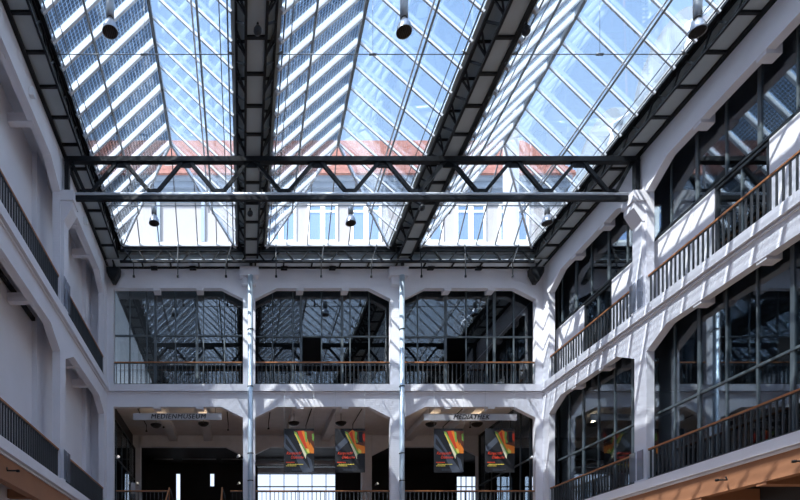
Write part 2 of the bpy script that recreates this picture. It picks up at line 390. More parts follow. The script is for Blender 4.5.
# ---------------------------------------------------------------- railings
def railing(fn, a0, a1, F, label, group, ends=(1,1)):
    p = fn((a0+a1)/2, .06, F)
    t = thing('railing', label, 'railing', p, group)
    bm = BM(); fbox(bm, fn, a0, a1, .03, .10, F+.93, F+.975); obj('handrail', bm, 'wood', t)
    bm = BM(); fbox(bm, fn, a0, a1, .045, .085, F+.06, F+.085); fbox(bm, fn, a0, a1, .045, .085, F+.905, F+.93); obj('rail', bm, 'baluster', t)
    n = max(2, int(round((a1-a0)/.172)))
    st = (a1-a0)/n
    src = None
    for i in range(n):
        a = a0 + st*(i+.5)
        if src is None:
            bm = BM(); fbox(bm, fn, a-.012, a+.012, .04, .09, F+.0, F+.93); src = obj('baluster', bm, 'baluster', t); first = Vector(fn(a, 0, 0))
        else: child_copy(src, t, Vector(fn(a, 0, 0)) - first)
    # smoky plates lapping the columns
    for k, a, s in ((0, a0, -1), (1, a1, 1)):
        if ends[k]:
            bm = BM(); fbox(bm, fn, a-(.02 if s > 0 else .26), a+(.26 if s > 0 else .02), -.135, -.12, F+.06, F+.95); obj('end_plate', bm, 'plate', t)
    return t
names = ['left', 'middle', 'right']
for (a0, a1), nm in zip(FB, names):
    railing(FAR, a0+.02, a1-.02, F2, 'railing of the upper gallery across the %s bay of the far wall' % nm, 'gallery railings', (0,0))
for (a0, a1), nm in zip(FB[1:], names[1:]):
    railing(FAR, a0+.02, a1-.02, F1, 'railing of the lower gallery across the %s bay of the far wall, under two banners' % nm, 'gallery railings', (0,0))
railing(FAR, -5.2, -3.05, F1, 'short railing left of the stair head in the lower far gallery', 'gallery railings', (0,0))
railing(FAR, -.52, -.02, F1, 'very short railing right of the stair head, beside the pipe column', 'gallery railings', (0,0))
for fn, sn in ((LEFT, 'left'), (RIGHT, 'right')):
    for i, (a0, a1) in enumerate(SB[:2]):
        for F, fl in ((F1, 'lower'), (F2, 'upper')):
            railing(fn, a0+.02, a1-.02, F, '%s gallery railing on the %s wall, %s' % (fl, sn, 'bay next to the far wall' if i == 0 else 'bay nearest the viewer'), 'gallery railings', (1 if i == 0 else 0, 1 if i == 1 else 0))

# stair that comes down from the lower far gallery
t = thing('staircase', 'steel stair with wooden handrails descending from the gap in the lower far gallery railing', 'staircase', (-1.9, 16, -E))
L = 9.0; rise = F1+E; n = 31
src = None
for i in range(n-1):
    z = F1 - rise*(i+1)/n; y = 24.35 - L*(i+1)/n
    if src is None: bm = BM(); box(bm, -2.95, -.9, y, y+.29, z-.04, z); src = obj('tread', bm, 'slab', t)
    else: child_copy(src, t, (0, -L*i/n, -rise*i/n))
for x in (-3.0, -.85):
    bm = BM(); bar(bm, (x, 24.38, F1-.15), (x, 24.38-L, -E+.15), .05, .3); obj('stringer', bm, 'steel', t)
    bm = BM(); tube(bm, [(x, 24.42, F1), (x, 24.42, F1+1.05), (x, 24.42-L, -E+1.0), (x, 24.42-L, -E)], .03, 8); obj('handrail', bm, 'wood', t)
    bm = BM(); tube(bm, [(x+.03, 24.5, F1+1.02), (x+.26, 24.7, F1+.1)], .022, 6); obj('brace', bm, 'baluster', t)
    bm = BM(); y = 24.42-L/n; z = F1-rise/n; tube(bm, [(x, y, z-.1), (x, y, z+.95)], .01, 5); src = obj('baluster', bm, 'baluster', t)
    for i in range(2, n): child_copy(src, t, (0, -L*(i-1)/n, -rise*(i-1)/n))

# ---------------------------------------------------------------- downpipes
for cx, lab in ((.30, 'left'), (6.42, 'right')):
    t = thing('downpipe', 'shiny blue-grey rain downpipe in front of the %s column of the far wall' % lab, 'pipe', (cx, 24.2, -E), 'rain downpipes')
    bm = BM(); tube(bm, [(cx, 24.22, -E), (cx, 24.22, 13.5)], .105, 16); obj('pipe', bm, 'zinc', t)
    for h in (2.2, 5.2, 6.3, 9.0, 11.3):
        bm = BM(); tube(bm, [(cx, 24.22, h), (cx, 24.22, h+.035)], .12, 16); box(bm, cx-.02, cx+.02, 24.3, 24.5, h, h+.035); obj('bracket', bm, 'steel', t)

# ---------------------------------------------------------------- roof trusses
def lattice(parent, plane, s0, s1, h0, h1, step, c=.06, dchord=.07, m='steel'):
    """plane(s,h)->point; chords, zigzag web"""
    bm = BM(); bar(bm, plane(s0,h0), plane(s1,h0), c, dchord); obj('bottom_chord', bm, m, parent)
    bm = BM(); bar(bm, plane(s0,h1), plane(s1,h1), c, dchord); obj('top_chord', bm, m, parent)
    bm = BM(); n = max(2, int(round((s1-s0)/step))); st = (s1-s0)/n
    for i in range(n):
        a = s0+i*st
        # trapezoid waves: up, flat, down
        bar(bm, plane(a+st*.10,h0), plane(a+st*.40,h1), .045, .05); bar(bm, plane(a+st*.60,h1), plane(a+st*.90,h0), .045, .05)
    obj('web', bm, m, parent)
Y0, Y1 = -5.0, 23.9
def soffit(parent, x0, x1, y0, y1, h, along, step, m='panel', xb=.03):
    bm = BM(); box(bm, x0, x1, y0, y1, h, h+.02); obj('soffit_panel', bm, m, parent)
    src = None
    q = y1-.3 if along == 'y' else x0+.3; q0 = q
    while (q > y0+.1 if along == 'y' else q < x1-.1):
        if src is None:
            bm = BM()
            if along == 'y': box(bm, x0, x1, q-.038, q+.038, h-.06, h-.002)
            else: box(bm, q-.03, q+.03, y0, y1, h-.05, h-.002)
            src = obj('cross_bar', bm, 'steel', parent)
        else: child_copy(src, parent, (0, q-q0, 0) if along == 'y' else (q-q0, 0, 0))
        q += -step if along == 'y' else step
# side eaves girders
for x, xin, xw, nm in ((-4.97, -4.86, -5.55, 'left'), (11.64, 11.52, 12.25, 'right')):
    t = thing('eaves_girder', 'long dark lattice eaves girder with grey soffit panels above the %s gallery wall' % nm, 'girder', (x, 10, 14.0), 'lattice eaves girders')
    lattice(t, lambda s,h,x=x: (x, s, h), Y0, Y1, 14.06, 14.42, 1.06)
    soffit(t, min(x, xw), max(x, xw), Y0, 24.4, 14.07, 'y', 1.0)
    bm = BM(); box(bm, min(xw, xw+(.1 if nm == 'left' else -.1)), max(xw, xw+(.1 if nm == 'left' else -.1)), Y0, 24.4, 14.0-.02, 14.066); obj('edge_angle', bm, 'steel', t)
    bm = BM(); xi = xw+(.04 if nm == 'left' else -.04); box(bm, min(xw, xi), max(xw, xi), Y0, 24.4, 14.10, 14.48); obj('back_panel', bm, 'panel', t)
    # curb carrying the gutter rail
    bm = BM(); box(bm, min(x, xin)-.02, max(x, xin)+.02, Y0, Y1, 14.44, 14.52); obj('curb', bm, 'steel', t)
# valley girders
for cx, nm in ((.32, 'left'), (6.42, 'right')):
    t = thing('valley_girder', 'dark box lattice girder with grey underside running towards the %s far column' % nm, 'girder', (cx, 10, 14.0), 'valley girders')
    for s in (-1, 1):
        lattice(t, lambda q,h,x=cx,s=s: (x+s*(.25+(.24 if h > 14.3 else 0)), q, h), Y0, Y1, 14.03, 14.42, 1.06, .07, .08)
    soffit(t, cx-.22, cx+.22, Y0, 24.0, 14.06, 'y', 1.0)
    bm = BM(); box(bm, cx-.62, cx+.62, Y0, Y1, 14.50, 14.56); obj('gutter', bm, 'panel', t)
    y = Y1-.2; src = None
    while y > Y0:
        if src is not None: child_copy(src, t, (0, y-Y1+.2, 0)); y -= 1.06; continue
        bm = BM(); bar(bm, (cx-.49, y, 14.42), (cx+.49, y, 14.42), .05, .05); bar(bm, (cx-.25, y, 14.03), (cx-.49, y, 14.42), .04, .04); bar(bm, (cx+.25, y, 14.03), (cx+.49, y, 14.42), .04, .04); src = obj('cross_frame', bm, 'steel', t); y -= 1.06
    bm = BM(); tube(bm, [(cx, 24.15, 14.0), (cx, 24.15, 13.87)], .07); obj('bearing', bm, 'steel', t)
# far eaves girder
t = thing('eaves_girder', 'dark zigzag lattice girder with soffit panels along the top of the far wall', 'girder', (3, 23.9, 13.9), 'lattice eaves girders')
lattice(t, lambda s,h: (s, 23.9, h), -4.9, 11.6, 13.88, 14.32, 1.14, .08, .08)
soffit(t, -5.5, 12.2, 23.94, 24.5, 13.98, 'x', 1.14, 'panel_light')
bm = BM(); box(bm, -5.4, 12.1, 24.44, 24.48, 14.06, 14.48); obj('back_panel', bm, 'panel_light', t)
bm = BM(); box(bm, -5.0, 11.7, 23.86, 23.96, 14.36, 14.50); obj('top_rail', bm, 'steel', t)
bm = BM(); box(bm, -5.0, 11.7, 23.80, 23.86, 14.44, 14.50); obj('gutter_edge', bm, 'alu', t)
bm = BM(); box(bm, -5.5, 12.2, 24.42, 24.5, 13.93, 14.04)
for x in [(p-243)*S24 for p in (154.5, 193, 284, 332, 430, 478)]: box(bm, x-.13, x+.13, 24.3, 24.5, 13.86, 13.93)
obj('wall_angle', bm, 'steel', t)

# the big transverse truss
YT = 18.5
t = thing('roof_truss', 'heavy dark horizontal truss with diagonals spanning the whole courtyard under the skylights', 'truss', (3.3, YT, 12.8))
bm = BM(); box(bm, -5.5, 12.2, YT-.07, YT+.07, 13.82, 13.95)
box(bm, -5.5, 12.2, YT-.09, YT+.09, 13.79, 13.82); obj('top_chord', bm, 'steel', t)
bm = BM(); box(bm, -5.5, 12.2, YT-.06, YT+.06, 12.62, 12.75); obj('bottom_chord', bm, 'steel', t)
bm = BM(); tube(bm, [(-5.45, YT, 12.81), (12.15, YT, 12.81)], .058, 12); obj('chord_tube', bm, 'alu', t)
bots = [-4.78+2.02*i for i in range(9)]; tops = [-3.77+2.02*i for i in range(8)]
segs = [(-5.4, bots[0])] + [(tops[i], bots[i]) for i in range(8)] + [(tops[i], bots[i+1]) for i in range(8)] + [(12.1, bots[8])]
for a, c in segs:
    bm = BM(); s = 1 if c > a else -1
    bar(bm, (a+s*.10, YT, 13.83), (c-s*.08, YT, 12.84), .10, .095, up=(0,1,0)); obj('diagonal', bm, 'steel', t)
for x in tops:
    bm = BM(); prism(bm, [(x-.30,13.82),(x+.30,13.82),(x+.15,13.64),(x-.15,13.64)], lambda a,d,h: (a, YT+d, h), -.02, .02); obj('gusset', bm, 'steel', t)
for x in bots:
    bm = BM(); prism(bm, [(x-.24,12.84),(x+.24,12.84),(x+.13,12.98),(x-.13,12.98)], lambda a,d,h: (a, YT+d, h), -.02, .02); obj('gusset', bm, 'steel', t)
for x in (-5.42, 12.12):
    bm = BM(); box(bm, x-.07, x+.07, YT-.08, YT+.08, 12.8, 13.9); obj('end_post', bm, 'steel', t)

# ---------------------------------------------------------------- skylights
HE, HR, YR, RY0 = 14.50, 16.68, 21.3, -5.0
def skylight(x0, x1, label, pv, xr=None):
    xr = (x0+x1)/2 if xr is None else xr
    t = thing('skylight', label, 'skylight', (xr, 10, HE), 'skylights of the glass roof')
    # glass
    bm = BM()
    def slab(pts, n=.014):
        vs = [Vector(p) for p in pts]; nn = (vs[1]-vs[0]).cross(vs[2]-vs[0]).normalized()
        A = [bm.verts.new(p) for p in vs]; B = [bm.verts.new(p+nn*n) for p in vs]; bm.faces.new(A[::-1]); bm.faces.new(B)
        for i in range(len(A)): bm.faces.new((A[i], A[(i+1)%len(A)], B[(i+1)%len(A)], B[i]))
    slab([(x0,RY0,HE),(xr,RY0,HR),(xr,YR,HR),(x0,Y1,HE)]); obj('left_pane', bm, 'pv' if pv else 'glass', t)
    bm = BM(); slab([(x1,Y1,HE),(xr,YR,HR),(xr,RY0,HR),(x1,RY0,HE)]); obj('right_pane', bm, 'glass', t)
    bm = BM(); slab([(x0,Y1,HE),(xr,YR,HR),(x1,Y1,HE)]); obj('hip_pane', bm, 'glass', t)
    # rafters
    dz = .09
    ys = [YR - .76*i for i in range(int((YR+2)/.76)+1)]
    for xa, nm in ((x0, 'l'), (x1, 'r')):
        src = None
        wd, dpt = (.085, .12) if nm == 'l' else (.05, .06)
        for y in ys:
            if src is None:
                bm = BM(); bar(bm, (xa, y, HE-dz), (xr, y, HR-dz), wd, dpt); src = obj('rafter', bm, 'alu', t)
            else: child_copy(src, t, (0, y-ys[0], 0))
        # jack rafters in the hip part
        for y in (22.06, 22.82):
            f = (y-YR)/(Y1-YR); bm = BM(); bar(bm, (xa, y, HE-dz), (xr+(xa-xr)*f, y, HR-(HR-HE)*f-dz), wd, dpt); obj('rafter', bm, 'alu', t)
        bm = BM(); bar(bm, (xa, Y1, HE-dz), (xr, YR, HR-dz), .07, .12); obj('hip_rafter', bm, 'alu', t)
        f = .385; q = xa+(xr-xa)*f; h = HE+(HR-HE)*f-.21
        yq = Y1-(Y1-YR)*f
        bm = BM(); tube(bm, [(q, -1.5, h), (q, yq, h)], .034, 8); obj('purlin', bm, 'alu_dark', t)
        if nm == 'r':
            bm = BM(); q2 = q-.13; tube(bm, [(q2, -1.5, h-.02), (q2, yq-.1, h-.02)], .026, 8); obj('purlin', bm, 'alu', t)
        s = 1 if xa < xr else -1
        bm = BM(); tube(bm, [(xa+s*.10, -1.5, HE-.05), (xa+s*.10, Y1-.05, HE-.05)], .022, 6); tube(bm, [(xa+s*.30, -1.5, HE+.03), (xa+s*.30, Y1-.2, HE+.03)], .014, 6)
        obj('edge_rail', bm, 'alu_dark', t)
    bm = BM(); bar(bm, (xr, RY0, HR-.12), (xr, YR, HR-.12), .09, .17); obj('ridge_beam', bm, 'alu_dark', t)
    # bars of the hip
    n = 6
    for i in range(1, n):
        x = x0+(x1-x0)*i/n; f = 1-abs(x-xr)/((x1-x0)/2)
        bm = BM(); bar(bm, (x, Y1, HE-.05), (x, Y1-(Y1-YR)*f, HE+(HR-HE)*f-.05), .035, .07); obj('hip_bar', bm, 'alu_dark', t)
    # tie cables
    for y in (21.4, 15.57):
        bm = BM(); tube(bm, [(x0-.05, y, HE-.08), (x1+.05, y, HE-.08)], .011 if y < 20 else .02, 6)
        if y < 20:
            tube(bm, [(xr-.09, y, HE-.08), (xr+.09, y, HE-.08)], .03, 8); tube(bm, [(xr, y, HE-.08), (xr, y, HR-.2)], .006, 5)
            tube(bm, [(x0+.0, y, HE-.08), (x0+.12, y, HE+.02)], .025, 6); tube(bm, [(x1, y, HE-.08), (x1-.12, y, HE+.02)], .025, 6)
        obj('tie_rod', bm, 'alu_dark', t)
    return t
skylight(-4.85, -.28, 'left skylight of the glass roof, its left slope gridded with dark solar cells', True)
skylight(.92, 5.82, 'middle skylight of the glass roof between the two valley girders', True)
skylight(7.02, 11.5, 'right skylight of the glass roof, beside the sunlit right wall', True)

# ---------------------------------------------------------------- pendant lamps
def lamp(x, y, label, top=0.0):
    t = thing('pendant_lamp', label, 'lamp', (x, y, 14.15), 'bell pendant lamps under the skylights')
    bm = BM(); tube(bm, [(x,y,14.59+top),(x,y,14.52+top)], .02, 6); obj('hanger', bm, 'steel', t)
    bm = BM(); lathe(bm, x, y, [(0,14.56+top),(.085,14.54+top),(.098,14.50+top),(.098,14.270),(.075,14.255),(.0,14.250)]); obj('gear_housing', bm, 'lampmetal', t)
    bm = BM(); lathe(bm, x, y, [(.06,14.250),(.07,14.210),(.10,14.170),(.145,14.100),(.175,14.020),(.19,13.930),(.19,13.915),(.183,13.915),(.17,14.000),(.14,14.090),(.09,14.160),(.0,14.200)]); obj('reflector_bell', bm, 'lampmetal', t)
    bm = BM(); lathe(bm, x, y, [(.182,13.930),(.12,13.950),(0,13.955)])
    for k in range(-3, 4): box(bm, x+k*.045-.006, x+k*.045+.006, y-math.sqrt(max(0,.033-(k*.045)**2)), y+math.sqrt(max(0,.033-(k*.045)**2)), 13.918, 13.950)
    obj('louvre', bm, 'lampin', t)
    bm = BM(); lathe(bm, x, y, [(0,14.255),(.07,14.252),(.07,14.245),(0,14.242)]); obj('collar', bm, 'black', t)
cols3 = ((-3.2, 'left'), (3.88, 'middle'), (10.95, 'right'))
for x, nm in cols3:
    lamp(x, 21.6, 'small grey bell pendant lamp at the far end of the %s skylight' % nm)
    lamp(x, 14.45, 'large grey bell pendant lamp at the top of the picture under the %s skylight' % nm, .36)
for x, nm in cols3:
    for o in [o for o in COL.objects if o.name.startswith('skylight')]:
        pass
# cables that carry the near lamps
for (x0, x1, x), nm in zip(((-4.9, -.25, -3.2), (.9, 5.85, 3.88), (7.0, 11.55, 10.95)), ('left', 'middle', 'right')):
    bm = BM(); tube(bm, [(x0, 14.45, 14.94), (x1, 14.45, 14.94)], .014, 6)
    tag(obj('lamp_cable', bm, 'alu_dark'), 'cross cable at the top edge carrying the near pendant lamp of the %s skylight' % nm, 'cable', 'cables for the near pendant lamps')
# small dark bulkhead spots under the valley girders
for x, y, nm in ((.35, 14.3, 'near end of the left valley girder'), (.25, 20.9, 'left valley girder, just below the big truss'), (6.15, 20.6, 'right valley girder, below the big truss'), (6.75, 14.3, 'near end of the right valley girder')):
    t = thing('spot_lamp', 'small dark round lamp on the ' + nm, 'lamp', (x, y, 13.8), 'small round lamps under the valley girders')
    bm = BM(); tube(bm, [(x,y,13.99),(x,y,13.9)], .03, 8); obj('stem', bm, 'steel', t)
    bm = BM(); lathe(bm, x, y, [(0,13.91),(.06,13.9),(.10,13.84),(.10,13.78),(.07,13.73),(0,13.71)], 14); obj('lamp_head', bm, 'steel2', t)

# corner loudspeakers
for x, nm in ((-5.2, 'left'), (11.78, 'right')):
    t = thing('loudspeaker', 'black wedge-shaped loudspeaker hanging in the top %s corner of the far wall' % nm, 'loudspeaker', (x, 24.2, 13.2), 'corner loudspeakers')
    bm = BM(); prism(bm, [(x-.27,13.72),(x+.27,13.72),(x+.25,13.5),(x+.06,13.16),(x-.06,13.16),(x-.25,13.5)], lambda a,d,h: (a, 24.1+d, h), -.13, .2); obj('cabinet', bm, 'black', t)
    bm = BM(); tube(bm, [(x,24.1,13.72),(x,24.1,13.93)], .03, 8); obj('hanger', bm, 'steel', t)
    bm = BM(); prism(bm, [(x-.22,13.68),(x+.22,13.68),(x+.2,13.5),(x+.04,13.2),(x-.04,13.2),(x-.2,13.5)], lambda a,d,h: (a, 23.965+d, h), -.012, .0); obj('grille', bm, 'steel', t)

# drop rods on the far eaves girder
rods = [(121,134), (178,178), (232,226), (276,276), (324,321), (377,371), (420,421), (465,465), (519,512)]
words = ['first','second','third','fourth','fifth','sixth','seventh','eighth','ninth']
for (pt, pb), wd_ in zip(rods, words):
    xt = (pt-243)*23.75/600; xb = (pb-243)*23.9/600
    bm = BM(); tube(bm, [(xt, 23.78, 14.48), (xb, 23.84, 13.75), (xb, 23.84, 13.28), (xb+.04, 23.90, 13.25)], .022, 6); tube(bm, [(xb,23.84,13.30),(xb,23.84,13.22)], .045, 8)
    tag(obj('drop_rod', bm, 'steel2'), 'thin steel rod hanging before the top of the far wall, %s from the left' % wd_, 'rod', 'rods hanging from the far girder')

# ---------------------------------------------------------------- signs
def text_mesh(s, size, shear=0.0, sx_=1.0, bold=0.0):
    cu = bpy.data.curves.new('txt', 'FONT'); cu.body = s; cu.size = size; cu.align_x = 'CENTER'; cu.align_y = 'CENTER'; cu.extrude = .004; cu.shear = shear; cu.space_character = 1.12; cu.offset = bold
    o = bpy.data.objects.new('txt', cu); COL.objects.link(o); bpy.context.view_layer.update()
    me = bpy.data.meshes.new_from_object(o.evaluated_get(bpy.context.evaluated_depsgraph_get())); COL.objects.unlink(o); bpy.data.objects.remove(o)
    bm = BM(); bm.from_mesh(me); bpy.data.meshes.remove(me)
    for v in bm.verts: v.co = Vector((v.co.x*sx_, -v.co.z, v.co.y))
    return bm
def place(bm, x, y, h):
    for v in bm.verts: v.co += Vector((x, y, h))
    return bm
def flatmat(m): return m
for p0, p1, h0, h1, s, xc, wdt, sh in ((133, 221.5, 7.80, 8.07, 'MEDIENMUSEUM', 178, 55, .15), (424, 517, 7.78, 8.05, 'MEDIATHEK', 471, 37, .35)):
    x0, x1 = (p0-243)*24.6/600, (p1-243)*24.6/600
    t = thing('sign', 'long grey hanging sign board reading %s in dark capitals' % s, 'sign', ((x0+x1)/2, 24.6, h0), 'hanging sign boards')
    bm = BM(); box(bm, x0, x1, 24.62, 24.65, h0, h1); obj('board', bm, 'signglass', t)
    for q in (x0+.25, x1-.25): bm = BM(); tube(bm, [(q, 24.635, h1), (q, 24.635, 8.32)], .008, 6); obj('hanger', bm, 'steel', t)
    bm = text_mesh(s, .27, sh)
    me2 = bpy.data.meshes.new('t'); bm.to_mesh(me2); n0 = len(bm.verts); bm.from_mesh(me2); bm.verts.ensure_lookup_table()
    for v in bm.verts[n0:]: v.co += Vector((.014, -.0005, .004))
    bpy.data.meshes.remove(me2)
    xs = [v.co.x for v in bm.verts]; k = (wdt*24.6/600)/(max(xs)-min(xs))
    for v in bm.verts: v.co.x *= k
    place(bm, (xc-243)*24.6/600, 24.612, (h0+h1)/2); obj('lettering', bm, 'black', t)

# ---------------------------------------------------------------- banners
def clip_poly(poly, u0, u1, v0, v1):
    def clip(P, inside, inter):
        o = []
        for i in range(len(P)):
            a, c = P[i-1], P[i]
            if inside(c):
                if not inside(a): o.append(inter(a, c))
                o.append(c)
            elif inside(a): o.append(inter(a, c))
        return o
    def ix(k, val):
        def f(a, c):
            s = (val-a[k])/(c[k]-a[k]); return (a[0]+(c[0]-a[0])*s, a[1]+(c[1]-a[1])*s)
        return f
    for k, val, sg in ((0,u0,1),(0,u1,-1),(1,v0,1),(1,v1,-1)):
        if poly: poly = clip(poly, lambda p: (p[k]-val)*sg >= 0, ix(k, val))
    return poly
def banner(px0, px1, label, style, yb=24.2):
    x0, x1 = (px0-243)*yb/600, (px1-243)*yb/600; h0, h1 = (610-472.5)*yb/600, (610-429)*yb/600; W = x1-x0; Hh = h1-h0
    t = thing('banner', label, 'banner', ((x0+x1)/2, yb, h0), 'exhibition banners')
    bm = BM(); box(bm, x0, x1, yb-.006, yb+.006, h0, h1)
    mats = ['banner_base','banner_grey','banner_orange','banner_red','banner_yellow','banner_green','banner_cream','banner_brown']
    layer = [0]
    def P(pts, mi):
        pts = clip_poly(pts, 0, 1, 0, 1)
        if len(pts) < 3: return
        layer[0] += 1; y = yb-.006-.0006*layer[0]
        f = bm.faces.new([bm.verts.new((x0+u*W, y, h1-v*Hh)) for u, v in pts]); f.material_index = mi
    if style == 0:
        P([(0,.10),(.12,.16),(.55,.62),(.95,1),(.62,1),(.35,.62),(0,.42)], 1)
        P([(.06,.2),(.14,.28),(.45,.60),(.4,.60),(.05,.34)], 0)
        P([(.75,.62),(.9,.7),(1,.98),(.9,.98)], 1)
    else:
        P([(.02,.40),(.38,.17),(.46,.28),(.10,.52),(.02,.50)], 1)
    # flame-like fan of colour in the upper right
    P([(.36,.04),(1,.05),(1,.56),(.74,.56)], 7)
    if style == 0:
        P([(.45,.05),(.62,.04),(.86,.5),(.74,.56),(.66,.52)], 3); P([(.58,.05),(.66,.04),(.95,.52),(.84,.55)], 2)
        P([(.68,.05),(.75,.08),(.78,.3),(.72,.30)], 5); P([(.86,.30),(1,.46),(1,.56),(.88,.56)], 2); P([(.74,.44),(.82,.46),(.86,.56),(.76,.56)], 4)
        P([(.93,.12),(1,.10),(1,.28),(.94,.26)], 5)
    else:
        P([(.44,.10),(.58,.02),(.66,.06),(.70,.34),(1,.40),(1,.56),(.74,.56)], 2); P([(.48,.10),(.57,.05),(.66,.4),(.72,.54)], 3)
        P([(.66,.05),(.74,.08),(.72,.22),(.78,.3),(.72,.33),(.66,.2)], 5); P([(.78,.44),(.88,.5),(.88,.56),(.76,.56)], 4); P([(.9,.12),(1,.10),(1,.30),(.94,.26)], 3)
        P([(.78,.06),(.92,.06),(.92,.32),(.80,.30)], 0)
    P([(.32,.05),(.42,.08),(.80,.56),(.74,.60),(.52,.36)], 5); P([(.34,.10),(.40,.12),(.74,.58),(.70,.62)], 4); P([(.50,.34),(.56,.34),(.745,.58),(.72,.69)], 6)
    obj('cloth', bm, mats, t)
    for s, sz, u, v, m, sh, wd_ in (('Karpaschl', .16, .32, .56, 'banner_red', .4, .50), ('Olebeche', .16, .43, .655, 'banner_red', .4, .42)):
        tb = text_mesh(s, sz, sh, 1, .002); xs = [q.co.x for q in tb.verts]; k = wd_*W/(max(xs)-min(xs))
        for q in tb.verts: q.co.x *= k; q.co.y *= .3
        place(tb, x0+u*W, yb-.025, h1-v*Hh); obj('lettering', tb, m, t)
    # small print, too small to read: rows of short strokes
    for u0, u1, v, hh_, m in ((.07,.36,.77,.018,'banner_red'), (.12,.64,.815,.014,'banner_yellow'), (.07,.40,.85,.012,'banner_yellow'), (.26,.72,.925,.008,'banner_grey'), (.26,.6,.95,.008,'banner_grey')):
        bm = BM(); u = u0
        while u < u1-.02:
            l = random.uniform(.02, .05); box(bm, x0+u*W, x0+min(u+l, u1)*W, yb-.022, yb-.018, h1-v*Hh-hh_, h1-v*Hh+hh_); u += l+.012
        obj('small_print', bm, m, t)
    for q in (x0+.01, x1-.01):
        bm = BM(); tube(bm, [(q, yb, h1), (q, yb, F2-.30)], .006, 5); obj('wire', bm, 'greysteel', t)
    bm = BM(); tube(bm, [(x0, yb, h1+.005), (x1, yb, h1+.005)], .012, 6); obj('top_bar', bm, 'steel', t)
banner(284, 314, 'dark banner with grey streaks and a fiery fan, left one in the middle bay', 0)
banner(335, 365, 'black banner with an orange hooked flame, right one in the middle bay', 1)
banner(434, 463.5, 'dark banner with grey streaks and a fiery fan, left one in the MEDIATHEK bay', 0)
banner(485, 514.5, 'black banner with an orange hooked flame, right one in the MEDIATHEK bay', 1)

# ---------------------------------------------------------------- lamps of the open gallery
def disc_lamp(px, py, nm, lit):
    y = 26.2; x = (px-243)*y/600; h = (610-py)*y/600
    t = thing('dish_lamp', 'black dish-shaped ceiling lamp hanging %s' % nm, 'lamp', (x, y, h), 'black dish lamps of the lower far gallery')
    bm = BM(); lathe(bm, x, y, [(0,h-.10),(.12,h-.09),(.22,h-.02),(.25,h+.04),(.235,h+.04),(.2,h),(.1,h-.06),(0,h-.07)]); obj('dish', bm, 'black', t)
    bm = BM(); tube(bm, [(x,y,h-.06),(x,y,8.88)], .012, 6); obj('stem', bm, 'steel', t)
    bm = BM(); lathe(bm, x, y, [(0,h-.03),(.04,h-.03),(.04,h+.03),(0,h+.03)], 10); obj('bulb', bm, 'bulb' if lit else 'lampmetal', t)
    if lit:
        l = bpy.data.lights.new('lamp_light', 'POINT'); l.energy = lit; l.color = (1,.72,.45); l.shadow_soft_size = .05
        lo = bpy.data.objects.new('lamp_light', l); COL.objects.link(lo); lo.parent = t; lo.location = (0,0,.12)
disc_lamp(156, 425.5, 'below the left part of the MEDIENMUSEUM sign', 7)
disc_lamp(203.5, 424, 'below the right part of the MEDIENMUSEUM sign', 7)
disc_lamp(294, 423.5, 'above the left banner of the middle bay', 0)
disc_lamp(341, 423.5, 'above the right banner of the middle bay', 0)
disc_lamp(431, 424.5, 'below the left end of the MEDIATHEK sign', 7)
disc_lamp(477, 424.5, 'below the middle of the MEDIATHEK sign', 7)
# little wall spots on the columns
for px, py, y, nm in ((118,458,25.0,'on the left jamb of the MEDIENMUSEUM bay'), (137,484,30.2,'on the second column behind the short railing'), (238,457,25.0,'on the right jamb of the MEDIENMUSEUM bay'),
                      (238.5,484,30.2,'low beside the left pipe column'), (376,484.5,30.2,'on the grey column behind the middle bay'), (483,484.5,30.2,'on the grey column behind the right bay'), (531,458,25.0,'on the right jamb of the MEDIATHEK bay')):
    x = (px-243)*y/600; h = (610-py)*y/600
    t = thing('wall_spotlight', 'small white spotlight ' + nm, 'spotlight', (x, y, h), 'small white spotlights of the lower far gallery')
    bm = BM(); tube(bm, [(x-.05,y-.02,h-.02),(x,y-.10,h),(x+.05,y-.16,h+.02)], [.03,.055,.07], 12); obj('head', bm, 'white_pipe', t)
    bm = BM(); tube(bm, [(x+.048,y-.158,h+.02),(x+.052,y-.165,h+.022)], .055, 12); obj('lens', bm, 'bulb', t)
    bm = BM(); tube(bm, [(x-.04,y,h-.02),(x-.16 if px < 130 or px == 376 or px == 483 else x+.1,y,h-.10)], .015, 6); obj('bracket', bm, 'steel', t)
# conduits under the ceiling of the open gallery
for k, (x, ya, yb2) in enumerate(((-4.6,25.6,28.6),(-3.7,25.4,28.0),(-.7,25.4,28.4),(1.2,25.4,28.2),(3.0,25.4,28.6),(5.2,25.4,28.4),(7.4,25.4,28.2),(9.6,25.4,28.8),(10.6,25.4,28.0))):
    bm = BM(); tube(bm, [(x, ya, 8.80), (x, yb2, 8.80), (x, yb2, 8.55)], .022, 6); lathe(bm, x, yb2, [(0,8.56),(.05,8.55),(.05,8.5),(0,8.49)], 8)
    tag(obj('sprinkler_pipe', bm, 'black'), 'thin black pipe with drop head under the lower far gallery ceiling, %s from the left' % words[k], 'pipe', 'black ceiling pipes of the lower far gallery')
bm = BM()
for x0, x1, y, h in ((-5.0,-3.9,33.5,8.42), (-3.4,-1.5,33.5,8.42), (-1.2,.0,33.5,8.42)): tube(bm, [(x0,y,h),(x1,y,h)], .035, 6)
tag(obj('strip_light', bm, 'lampmetal'), 'row of dim grey light strips deep in the dark MEDIENMUSEUM bay', 'lamp')
bm = BM(); box(bm, (131-243)*24.9/600, (135.5-243)*24.9/600, 24.86, 24.88, F1+.9, F1+1.35)
tag(obj('notice_board', bm, 'signglass'), 'small pale notice board above the short left railing', 'sign')
